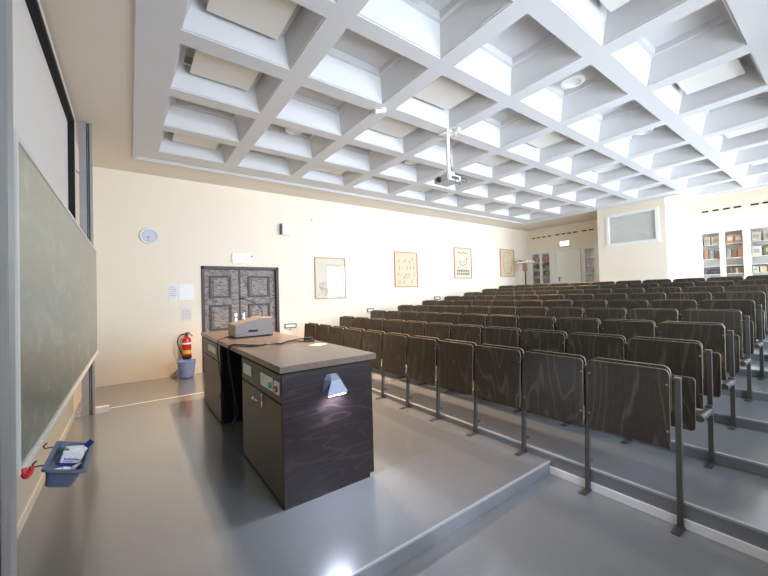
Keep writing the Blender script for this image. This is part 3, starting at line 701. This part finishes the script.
for k, (x, y, a, lab) in enumerate(((-.03, -.08, .9, 'long white chalk stick at the near left of the tray'), (.005, -.06, .3, 'short chalk stub in front of the chalk carton'), (.04, -.02, 1.2, 'white chalk stick at the right of the chalk carton'))):
    bm = bmesh.new(); L_ = (.085, .03, .06)[k]; tube(bm, [(-L_/2, 0, .009), (L_/2, 0, .007)], [.009, .006 if k else .004], 8); o = obj('chalk_stick', bm, M['chalk'], None, True)
    o.location = TR @ Vector((x, y, .033)); o.rotation_euler = (TR.to_3x3() @ Matrix.Rotation(a, 3, 'Z')).to_euler(); tag(o, lab, 'chalk', 'chalk in the tray')

# ------------------------------------------------------------------ lecturer's desk
t = thing('lecture_desk', 'long dark lecturer desk with a knee hole between two cupboards', 'desk', (0, 0, 0))
dx0, dx1 = .83, 1.565
obj('worktop', B(.808, 1.60, 2.325, 5.56, .93, .975, bev=.003), M['desktop'], t)
for nm, y0, y1 in (('cupboard', 2.345, 3.41), ('cupboard', 4.37, 5.50)):
    bm = bmesh.new(); e = .0205 if y0 < 3 else 0; quadbox(bm, dx0+.02, dx1, y0+e, y1, .055, .915); quadbox(bm, dx0+.05, dx1-.045, y0+.022, y1-.012, 0, .055)
    if y0 < 3: quadbox(bm, dx0+.0, dx1, y0, y0+.02, .03, .915); quadbox(bm, dx0+.0, dx1-.04, y0+.001, y0+.02, .0, .03)
    c = obj('cupboard', bm, M['deskside'], t)
    gap = .004; ya, yb = y0+(.02 if y0 < 3 else .004), y1-.004
    bm = bmesh.new(); quadbox(bm, dx0, dx0+.019, ya+gap, yb, .712, .905, bev=.002); obj('drawer_front', bm, M['deskfront'], t)
    bm = bmesh.new(); quadbox(bm, dx0, dx0+.019, ya+gap, yb, .02, .700, bev=.002); d = obj('door', bm, M['deskfront'], t)
    if y0 < 3:
        hy = 2.80
        bm = bmesh.new(); quadbox(bm, dx0-.006, dx0, hy-.018, hy+.018, .59, .69); tube(bm, [(dx0-.004, hy, .645), (dx0-.04, hy, .645), (dx0-.042, hy+.085, .645)], .009, 8); tube(bm, [(dx0-.042, hy+.06, .645), (dx0-.042, hy+.1, .645)], .014, 8)
        obj('door_handle', bm, M['chrome'], d)
    else:
        bm = bmesh.new(); quadbox(bm, dx0-.012, dx0, 4.385, 4.405, .3, .36); obj('hinge', bm, M['chrome'], d)
obj('kneehole_back', B(dx1-.03, dx1-.005, 3.41, 4.37, .0, .93), M['black'], t)
bm = bmesh.new(); quadbox(bm, dx0+.03, dx1-.03, 3.41, 3.416, .004, .915); quadbox(bm, dx0+.03, dx1-.03, 4.362, 4.37, .004, .915); quadbox(bm, dx0+.03, dx1-.03, 3.416, 4.362, .905, .925); obj('kneehole_lining', bm, M['black'], t)
obj('shadow_gap', B(dx0+.012, dx1-.01, 2.355, 5.49, .915, .93), M['black'], t)
def plate(y0, y1, z0, z1, n, dots=None):
    bm = bmesh.new(); quadbox(bm, dx0-.009, dx0, y0, y1, z0, z1, bev=.003)
    p = obj('socket_plate', bm, M['plastic'], t)
    w = (y1-y0)/n
    for k in range(n):
        yc = y1-(k+.5)*w
        m = M['plastic']; r = .026
        if dots and dots[k]: m = M[dots[k]]; r = .022
        bm = bmesh.new()
        if dots and dots[k]: lathe(bm, [(r, -.001), (r, -.014), (0, -.016)], (dx0-.008, yc, (z0+z1)/2-.008), 16, 'X')
        else: ringq = lathe(bm, [(r+.006, 0), (r+.006, -.004), (r, -.004), (r, -.0015), (0, -.0015)], (dx0-.009, yc, (z0+z1)/2), 18, 'X')
        obj('push_button' if dots and dots[k] else 'socket_insert', bm, m, p, True)
plate(3.075, 3.32, .775, .862, 2)
plate(2.52, 2.81, .765, .862, 3, [None, None, 'turq'])
plate(2.385, 2.49, .765, .858, 1, ['red'])
plate(4.60, 5.08, .78, .86, 4)
# lamp on the end panel
lx, lz = 1.215, .80
bm = bmesh.new(); yf = 2.345
outl = [(lx-.085, lz-.07), (lx-.07, lz+.03), (lx-.045, lz+.068), (lx+.03, lz+.068), (lx+.06, lz+.03), (lx+.085, lz-.06), (lx+.08, lz-.068), (lx-.08, lz-.075)]
a = [bm.verts.new((x, yf, z)) for x, z in outl]; top = [bm.verts.new((lx+(x-lx)*(.97 if z < lz else .55), yf-(.075 if z < lz-.05 else (.055 if z < lz+.04 else .015)), z)) for x, z in outl]
for k in range(len(a)): bm.faces.new((a[k], a[(k+1) % len(a)], top[(k+1) % len(a)], top[k]))
bm.faces.new(top); bm.faces.new(list(reversed(a))); bmesh.ops.recalc_face_normals(bm, faces=bm.faces)
lo = obj('end_lamp', bm, M['lampgrey'], t)
obj('lit_diffuser', B(lx-.07, lx+.07, yf-.066, yf-.01, lz-.08, lz-.073), M['led'], lo)
la = bpy.data.lights.new('end_lamp_glow', 'AREA'); la.shape = 'RECTANGLE'; la.size = .13; la.size_y = .05; la.energy = 8; la.color = (.74, .82, 1)
lob = bpy.data.objects.new('end_lamp_glow', la); C.objects.link(lob); lob.location = (lx, yf-.045, lz-.083); lob.rotation_euler = (-.55, 0, 0)

# control console on the desk
t = thing('control_console', 'grey wedge-shaped control console on the far half of the desk', 'console', (.99, 4.34, .975))
bm = bmesh.new(); pr = [(0, 0, .012), (.445, 0, .012), (.445, 0, .228), (.30, 0, .228), (0, 0, .155)]
prism(bm, pr, (0, .36, 0), bev=.004); c = obj('housing', bm, M['console'], t)
obj('base_plate', B(.006, .44, .01, .35, 0, .012), M['black'], t)
obj('grip_slot', B(.15, .262, -.002, .01, .062, .086), M['black'], t)
obj('end_panel', B(-.003, .0, .01, .35, .02, .148), M['consolel'], t)
bm = bmesh.new(); tube(bm, [(.0, -.002, .03), (.15, -.002, .062)], .0016, 5); obj('seam', bm, M['black'], t)
bm = bmesh.new(); tube(bm, smooth_path([(.35, .12, .228), (.35, .11, .30), (.30, .07, .37), (.2, .03, .43), (.1, -.01, .46)], 6), .005, 8); tube(bm, [(.1, -.01, .46), (.06, -.02, .48)], .011, 8); obj('gooseneck_microphone', bm, M['cable'], t, True)
# cables
def cable(name, pts, r, label, mat='cable', cat='cable', group=None):
    bm = bmesh.new(); tube(bm, smooth_path(pts, 6), r, 8); o = obj(name, bm, M[mat], None, True); tag(o, label, cat, group); return o
z = .984
c1 = cable('cable', [(1.56, 3.40, z), (1.50, 3.56, z+.01), (1.38, 3.60, z), (1.24, 3.48, z), (1.12, 3.54, z), (1.0, 3.50, z), (.90, 3.64, z), (.815, 3.72, z), (.785, 3.76, .93), (.79, 3.72, .72), (.83, 3.75, .5), (.87, 3.9, .3), (.89, 4.0, .14)], .0065, 'thick black cable looping over the desk edge into the knee hole')
bm = bmesh.new(); quadbox(bm, .875, .905, 3.99, 4.03, .1, .15, bev=.004); q = obj('blue_plug', bm, M['bluecon'], c1)
cable('cable', [(1.54, 3.36, z), (1.44, 3.45, z), (1.33, 3.54, z+.004), (1.2, 3.40, z), (1.07, 3.38, z+.012), (.95, 3.44, z), (.84, 3.58, z), (.80, 3.66, z), (.775, 3.68, .9), (.80, 3.62, .6), (.85, 3.7, .34), (.88, 3.9, .18), (.86, 3.96, .05)], .006, 'thinner black cable running beside the thick one on the desk')
cable('cable', [(1.0, 4.50, z-.004), (.95, 4.56, z-.004), (.86, 4.42, z-.004), (.806, 4.32, z-.002), (.79, 4.29, .93), (.80, 4.3, .7), (.84, 4.32, .4), (.87, 4.3, .1)], .0045, 'thin dark lead from the console over the desk edge')
o = obj('plug_adapter', B(-.05, .05, -.025, .025, 0, .035, bev=.004), M['cable']); o.location = (1.535, 3.46, .9755); o.location.y = 3.50; o.rotation_euler = (0, 0, -.5); tag(o, 'small black adapter on the right edge of the desk', 'adapter')
o = obj('paper_note', B(-.07, .07, -.06, .06, 0, .002), M['paper']); o.location = (1.47, 3.13, .9752); o.rotation_euler = (0, 0, .5); tag(o, 'white paper slip near the right edge of the desk', 'paper')

# ------------------------------------------------------------------ projector
t = thing('ceiling_projector', 'white projector hung on a long pole from the coffered ceiling', 'projector', (3.76, 3.48, 0))
bm = bmesh.new(); quadbox(bm, -.09, .09, -.09, .09, ZC-.03, ZC, bev=.004); obj('ceiling_plate', bm, M['white'], t)
bm = bmesh.new(); tube(bm, [(0, 0, 3.19), (0, 0, ZC-.03)], .027, 14); obj('pole', bm, M['white'], t, True)
bm = bmesh.new(); quadbox(bm, -.06, .06, -.06, .06, 3.13, 3.19, bev=.005); obj('swivel_mount', bm, M['white'], t)
bm = bmesh.new(); quadbox(bm, -.14, .14, -.12, .17, 3.04, 3.13, bev=.015); bd = obj('body', bm, plain('projector_shell', srgb(196, 194, 188), .45, var=.01), t)
bm = bmesh.new(); lathe(bm, [(.038, -.02), (.042, -.005), (.042, .01)], (-.14, .06, 3.08), 20, 'X'); obj('lens', bm, M['blackp'], bd, True)
bm = bmesh.new(); lathe(bm, [(0, -.01), (.03, -.012), (.03, -.005)], (-.142, .06, 3.08), 20, 'X'); obj('lens_glass', bm, M['chrome'], bd, True)
obj('vent_grille', B(-.07, .08, -.123, -.118, 3.06, 3.1), M['grey'], bd)
bm = bmesh.new(); tube(bm, smooth_path([(.12, -.12, 3.06), (.2, -.16, 3.03), (.22, -.12, 3.1), (.12, -.04, 3.14), (.03, -.03, 3.25), (.032, 0, 3.6)], 6), .006, 6); tube(bm, smooth_path([(.0, -.13, 3.05), (-.04, -.17, 2.99), (.04, -.18, 2.97), (.06, -.13, 3.03)], 6), .006, 6); obj('lead', bm, M['alud'], t, True)
o = obj('ceiling_sensor', B(-.035, .035, -.05, .05, -.05, 0, bev=.01), M['white']); o.location = (3.80, 3.33, ZC); tag(o, 'small white box on the ceiling beam beside the projector mount', 'sensor')
o = obj('yellow_tag', B(-.012, .012, -.004, .004, -.05, 0), M['yellow']); o.location = (3.88, 3.43, ZC); tag(o, 'tiny yellow tag hanging beside the projector pole', 'tag')
t = thing('smoke_detector', 'small white camera-like sensor at a ceiling beam crossing nearest the blackboard', 'sensor', (2.6, 3.48, ZC))
bm = bmesh.new(); lathe(bm, [(.04, 0), (.04, -.03), (.03, -.045), (0, -.05)], n=18); obj('housing', bm, M['white'], t, True)
bm = bmesh.new(); tube(bm, [(-.02, 0, -.03), (-.11, .02, -.05)], [.022, .03], 12); obj('sensor_head', bm, M['plastic'], t, True)

# ------------------------------------------------------------------ lecture hall seats
LEAN = .07
def lean(bm):
    for v in bm.verts: v.co.x += LEAN*v.co.z
    return bm
def sheet_pts(x, y0, y1, z0, z1, r, n=5, rb=None):
    rb = r if rb is None else rb
    out = []
    for cy, cz, a0, rad in ((y1-r, z1-r, 0, r), (y0+r, z1-r, PI/2, r), (y0+rb, z0+rb, PI, rb), (y1-rb, z0+rb, 1.5*PI, rb)):
        for k in range(n+1):
            a = a0+PI/2*k/n; out.append((x, cy+rad*math.cos(a), cz+rad*math.sin(a)))
    return out
def mk(name, bm, m, smooth=False):
    me = bpy.data.meshes.new(name); bm.to_mesh(me); bm.free(); me.materials.append(m)
    if m == M['seat']:
        me.materials.append(M['edge'])
        for p in me.polygons:
            if abs(p.normal.x) < .9: p.material_index = 1
    if smooth:
        for p in me.polygons: p.use_smooth = True
        try: me.set_sharp_from_angle(angle=.6)
        except Exception: pass
    return me
T0, T1 = .387, .900
def backrest_me():
    bm = bmesh.new(); prism(bm, sheet_pts(0, .016, .527, T0, T1, .036, rb=.006), (.012, 0, 0), bev=.002)
    return mk('backrest', lean(bm), M['seat'])
def tablet_me():
    bm = bmesh.new(); prism(bm, sheet_pts(.066, .026, .516, T1-.30, T1+.012, .045, rb=.02), (.018, 0, 0), bev=.003)
    return mk('folding_tablet', lean(bm), M['seat'])
def seat_me():
    bm = bmesh.new(); n = 8; r = []
    # folded-up seat: gently curved sheet, nearly vertical
    y0, y1, z0, z1 = .0, .49, .29, .675
    pts = sheet_pts(0, y0, y1, z0, z1, .03, rb=.03)
    prism(bm, pts, (.014, 0, 0), bev=.002)
    for v in bm.verts:
        u = (v.co.z-z0)/(z1-z0); v.co.x += -.27 - .03*math.sin(PI*u) + .05*u
    return mk('seat', bm, M['seat'])
def arm_me():
    bm = bmesh.new(); tube(bm, [(-.245, 0, .385), (.02, 0, .385)], .027, 12); quadbox(bm, .012, .075, -.02, .02, .35, .425, bev=.004)
    return mk('seat_hinge_arm', bm, M['grey'], True)
def post_me(zb):
    bm = bmesh.new()
    prism(bm, [(.024, -.017, zb), (.054, -.017, zb), (.054, .014, zb), (.024, .014, zb)], (0, 0, .83-zb), bev=0)
    quadbox(bm, .012, .066, -.017, .022, .83, .85, bev=.003)
    quadbox(bm, .050, .07, -.008, .010, .62, .84)
    lean(bm)
    quadbox(bm, .04, .12, -.006, .006, max(zb, 0)+.1-.0, max(zb, 0)+.12)
    return mk('post', bm, M['post'])
def foot_me(zb, ext=.115):
    bm = bmesh.new(); quadbox(bm, -ext+.04, .07, -.024, .024, zb, zb+.009, bev=.002)
    for x in (-ext+.065, -ext+.1): lathe(bm, [(.008, zb+.009), (.008, zb+.015), (0, zb+.016)], (x, 0, 0), 10)
    return mk('foot_plate', bm, M['grey'])
def bolt_me(y, zz):
    bm = bmesh.new(); lathe(bm, [(.0, -.005), (.007, -.004), (.0075, 0)], (LEAN*zz, y, zz), 12, 'X'); return mk('bolt', bm, M['chrome'], True)
ME = dict(back=backrest_me(), tab=tablet_me(), seat=seat_me(), arm=arm_me(),
          post={z: post_me(z) for z in (0., -.1, -.0275)}, foot={z: foot_me(z) for z in (0., -.1, -.0275)},
          bolts=[bolt_me(y, zz) for y in (.03, .512) for zz in (.50, .80)])
def add(name, me, parent, dy=0):
    o = bpy.data.objects.new(name, me); C.objects.link(o); o.parent = parent; o.location = (0, dy, 0); return o
def rowword(k): return 'front row' if k == 0 else ('rearmost row' if k == NR-1 else '%s row from the front' % ORD[k])
for k in range(NR):
    for s in range(NS):
        y = Y0+PY*s
        place = 'at the near aisle end' if s == 0 else ('beside the picture wall' if s == NS-1 else '%s from the near aisle' % ORD[s])
        t = thing('folding_chair', 'dark folding chair, %s, %s' % (rowword(k), place), 'chair', (X0+PX*k, y, RISE*k), 0, 'dark plywood folding chairs in nine rows')
        zb = (-.1 if y < 1.59 else 0.) if k == 0 else -.0275
        add('backrest', ME['back'], t); add('folding_tablet', ME['tab'], t)
        p = add('post', ME['post'][zb], t, -.018 if s == 0 else 0); add('foot_plate', ME['foot'][zb], p)
        if s == NS-1:
            p = add('post', ME['post'][zb if k else 0.], t, PY); add('foot_plate', ME['foot'][zb if k else 0.], p)
        if k > 0:
            add('seat', ME['seat'], t); add('seat_hinge_arm', ME['arm'], t, -.018 if s == 0 else 0)
        if k < 4:
            for b in ME['bolts']: add('bolt', b, t)

# ------------------------------------------------------------------ light
wd = bpy.data.worlds.new('sky'); bpy.context.scene.world = wd; wd.use_nodes = True
wd.node_tree.nodes['Background'].inputs[0].default_value = (.75, .86, 1, 1); wd.node_tree.nodes['Background'].inputs[1].default_value = 1.5
for i, (a, b) in enumerate(WIN):
    l = bpy.data.lights.new('window_daylight', 'AREA'); l.shape = 'RECTANGLE'; l.size = b-a; l.size_y = 2.0; l.energy = (80, 100, 110, 115, 125)[i]; l.color = (.72, .83, 1); l.spread = math.radians(115)
    o = bpy.data.objects.new('window_daylight', l); C.objects.link(o); o.location = ((a+b)/2, YR-.32, 2.0); o.rotation_euler = (PI/2, 0, 0)
for i in range(1, 10, 2):
    for j in (1, 4):
        if (i, j) not in cells: continue
        l = bpy.data.lights.new('downlight', 'AREA'); l.shape = 'DISK'; l.size = .17; l.energy = (6 if j == 1 else (90 if i == 1 else 45)); l.color = (1, .67, .40); l.spread = math.radians(95)
        o = bpy.data.objects.new('downlight', l); C.objects.link(o); o.location = (sum(cols[i])/2, sum(rows[j])/2, ZC+.33-.155)

# ------------------------------------------------------------------ camera
yaw, pitch, roll = math.radians(36.134), math.radians(.99977), math.radians(-1.5551)
F = Vector((math.sin(yaw)*math.cos(pitch), math.cos(yaw)*math.cos(pitch), math.sin(pitch)))
r = Vector((math.cos(yaw), -math.sin(yaw), 0)); u = r.cross(F)
R2 = r*math.cos(roll)+u*math.sin(roll); U2 = -r*math.sin(roll)+u*math.cos(roll)
cd = bpy.data.cameras.new('camera'); cam = bpy.data.objects.new('camera', cd); C.objects.link(cam)
m = Matrix((R2, U2, -F)).transposed().to_4x4(); m.translation = Vector((0, 0, 1.45)); cam.matrix_world = m
cd.sensor_width = 36; cd.sensor_fit = 'HORIZONTAL'; cd.lens = 347.945*36/768; cd.clip_start = .02
sc = bpy.context.scene; sc.camera = cam
sc.view_settings.view_transform = 'Standard'; sc.view_settings.look = 'None'; sc.view_settings.gamma = 1; sc.view_settings.use_curve_mapping = False
sc.view_settings.exposure = .78
